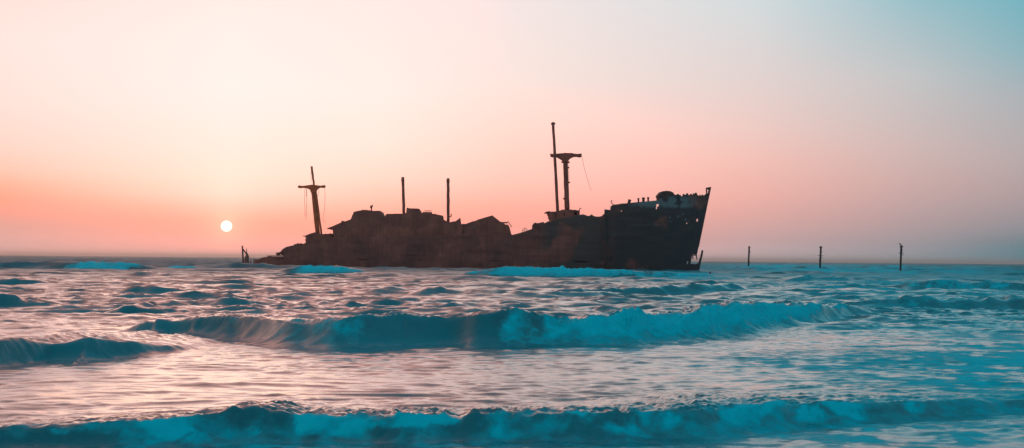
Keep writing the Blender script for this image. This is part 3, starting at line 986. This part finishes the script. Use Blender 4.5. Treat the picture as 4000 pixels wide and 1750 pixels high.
sea_post('mooring_pole', (2926.7, 963), (2923.5, 1044), 478, 6.6, 'thin dark pole in the sea, nearest the ship bow of three', 'pole', M_pile, 'three poles standing in the sea', capw=8.5, rungs=[(2929, 2933, 986), (2921, 2932, 1000)])
sea_post('mooring_pole', (3206.6, 963.5), (3203, 1053), 375, 7.6, 'middle one of three dark poles standing in the sea', 'pole', M_pile, 'three poles standing in the sea', capw=11.5, rungs=[(3195, 3215, 998), (3204, 3214, 1006), (3204, 3212, 981)])
_, ptop = sea_post('mooring_pole', (3521, 961), (3517, 1059), 340, 8.0, 'dark pole with a bird on top, farthest from the ship', 'pole', M_pile, 'three poles standing in the sea', capw=13, rungs=[(3509, 3530, 988.5), (3516, 3529, 996), (3516, 3527, 975)])

# bird on the pole: body, with wings and tail as one continuous figure
bird_base = at_dist(3517, 960, 340)
V, Fc = tube_data([(-.42, 0, .16), (-.25, 0, .24), (-.05, 0, .34), (.10, 0, .44), (.16, 0, .56), (.20, 0, .64), (.27, 0, .65), (.36, 0, .62)], [.03, .11, .17, .16, .09, .095, .07, .015], 10)
bird = obj('bird', mesh('bird', V, Fc, True), rust('dark_feathers', (.03, .03, .035), (.05, .05, .055), (.09, .085, .085), 6))
bird.location, bird.rotation_euler = bird_base, (0, 0, math.radians(160))
tag(bird, 'small dark bird perched on the outermost pole', 'bird')
for yy in (-.05, .05):
    tube('leg', [(-.02, yy, .24), (0, yy, .0)], .015, M_pile, bird, 5)

# broken frame left of the wreck
D_ = 420
root = empty('broken_stern_frame', Vector((at_dist(955, 1020, D_).x, D_, 0)))
tag(root, 'broken rusty frame sticking out of the sea off the stern', 'wreckage')
RB = root.location.copy()


def fp(x, y, d=D_):
    return at_dist(x, y, d) - RB


u_ = D_ / F
tube('upright', [fp(951, 1045), fp(949.5, 1015), fp(947.5, 985), fp(946.5, 960)], [3.6 * u_, 3.4 * u_, 3.3 * u_, 2.8 * u_], M_house, root, 9, .1)
tube('brace', [fp(949, 974), fp(957, 984), fp(963, 991), fp(968, 1000), fp(971, 1012)], [3 * u_, 2.8 * u_, 4 * u_, 4 * u_, 3 * u_], M_house, root, 8, .1)
tube('spike', [fp(963, 1000), fp(963.5, 985), fp(962.6, 970)], [2.2 * u_, 1.8 * u_, 1.1 * u_], M_house, root, 7, .1)
tube('footing', [fp(964, 1045), fp(964, 1014), fp(963.5, 1006), fp(963, 998)], [10 * u_, 9.3 * u_, 8 * u_, 4 * u_], M_house, root, 9, .12)
for (x, y0, w, lab) in ((979.5, 1010, 3.6, 'short stub beside the broken frame, farthest from the hull'), (991.6, 1005, 3.0, 'tallest of three thin stubs between frame and hull'), (1008.5, 1010, 3.6, 'squat stub just off the sunken stern')):
    b = at_dist(x, 1020, 415)
    base = Vector((b.x, b.y, 0))
    st = tube('stub_post', [at_dist(x, 1045, 415) - base, at_dist(x + .5, 1015, 415) - base, at_dist(x, y0, 415) - base], [w * .5 * 415 / F, w * .5 * 415 / F, w * .35 * 415 / F], M_house, None, 7, .12)
    st.location = base
    tag(st, lab, 'post', 'stubs off the stern')

# post in front of the hull and a fragment off the bow
b = at_dist(2482, 1075, 190)
base = Vector((b.x, b.y, 0))
root = empty('mooring_stump', base)
tag(root, 'short square stump with thin rod in front of the dark hull', 'stump')
tube('stump', [at_dist(2483, 1095, 190) - base, at_dist(2483, 1070, 190) - base, at_dist(2485, 1058, 190) - base], [.26, .25, .21], M_house, root, 6, .15)
tube('rod', [at_dist(2478, 1080, 190) - base, at_dist(2477.5, 1050, 190) - base, at_dist(2478, 1022, 190) - base], .045, M_mast, root, 6)
b = at_dist(2772, 1073, 205)
base = Vector((b.x, b.y, 0))
fr = tube('hull_fragment', [at_dist(2770, 1090, 205) - base, at_dist(2771, 1074, 205) - base, at_dist(2774, 1066, 205) - base, at_dist(2777, 1061, 205) - base], [.3, .26, .14, .04], M_hull, None, 7, .2)
fr.location = base
tag(fr, 'small dark fin of wreckage in the water off the bow', 'wreckage')

# ------------------------------------------------------------------ haze
R_ = 40000.0
hv = [(x, y, z) for z in (-4.0, 37.0) for x, y in ((-R_, -R_), (R_, -R_), (R_, R_), (-R_, R_))]
hz = obj('haze', mesh('haze', hv, [(0, 1, 2, 3), (4, 5, 6, 7), (0, 1, 5, 4), (1, 2, 6, 5), (2, 3, 7, 6), (3, 0, 4, 7)]), None)
hm = bpy.data.materials.new('sea_haze')
hm.use_nodes = True
hn = hm.node_tree
hn.nodes.clear()
pv = hn.nodes.new('ShaderNodeVolumePrincipled')
pv.inputs['Color'].default_value = (0.98, 0.90, 0.86, 1)
pv.inputs['Density'].default_value = 0.00014
pv.inputs['Anisotropy'].default_value = 0.78
hn.links.new(pv.outputs[0], hn.nodes.new('ShaderNodeOutputMaterial').inputs['Volume'])
hz.data.materials.append(hm)
tag(hz, None, None, None, 'stuff')
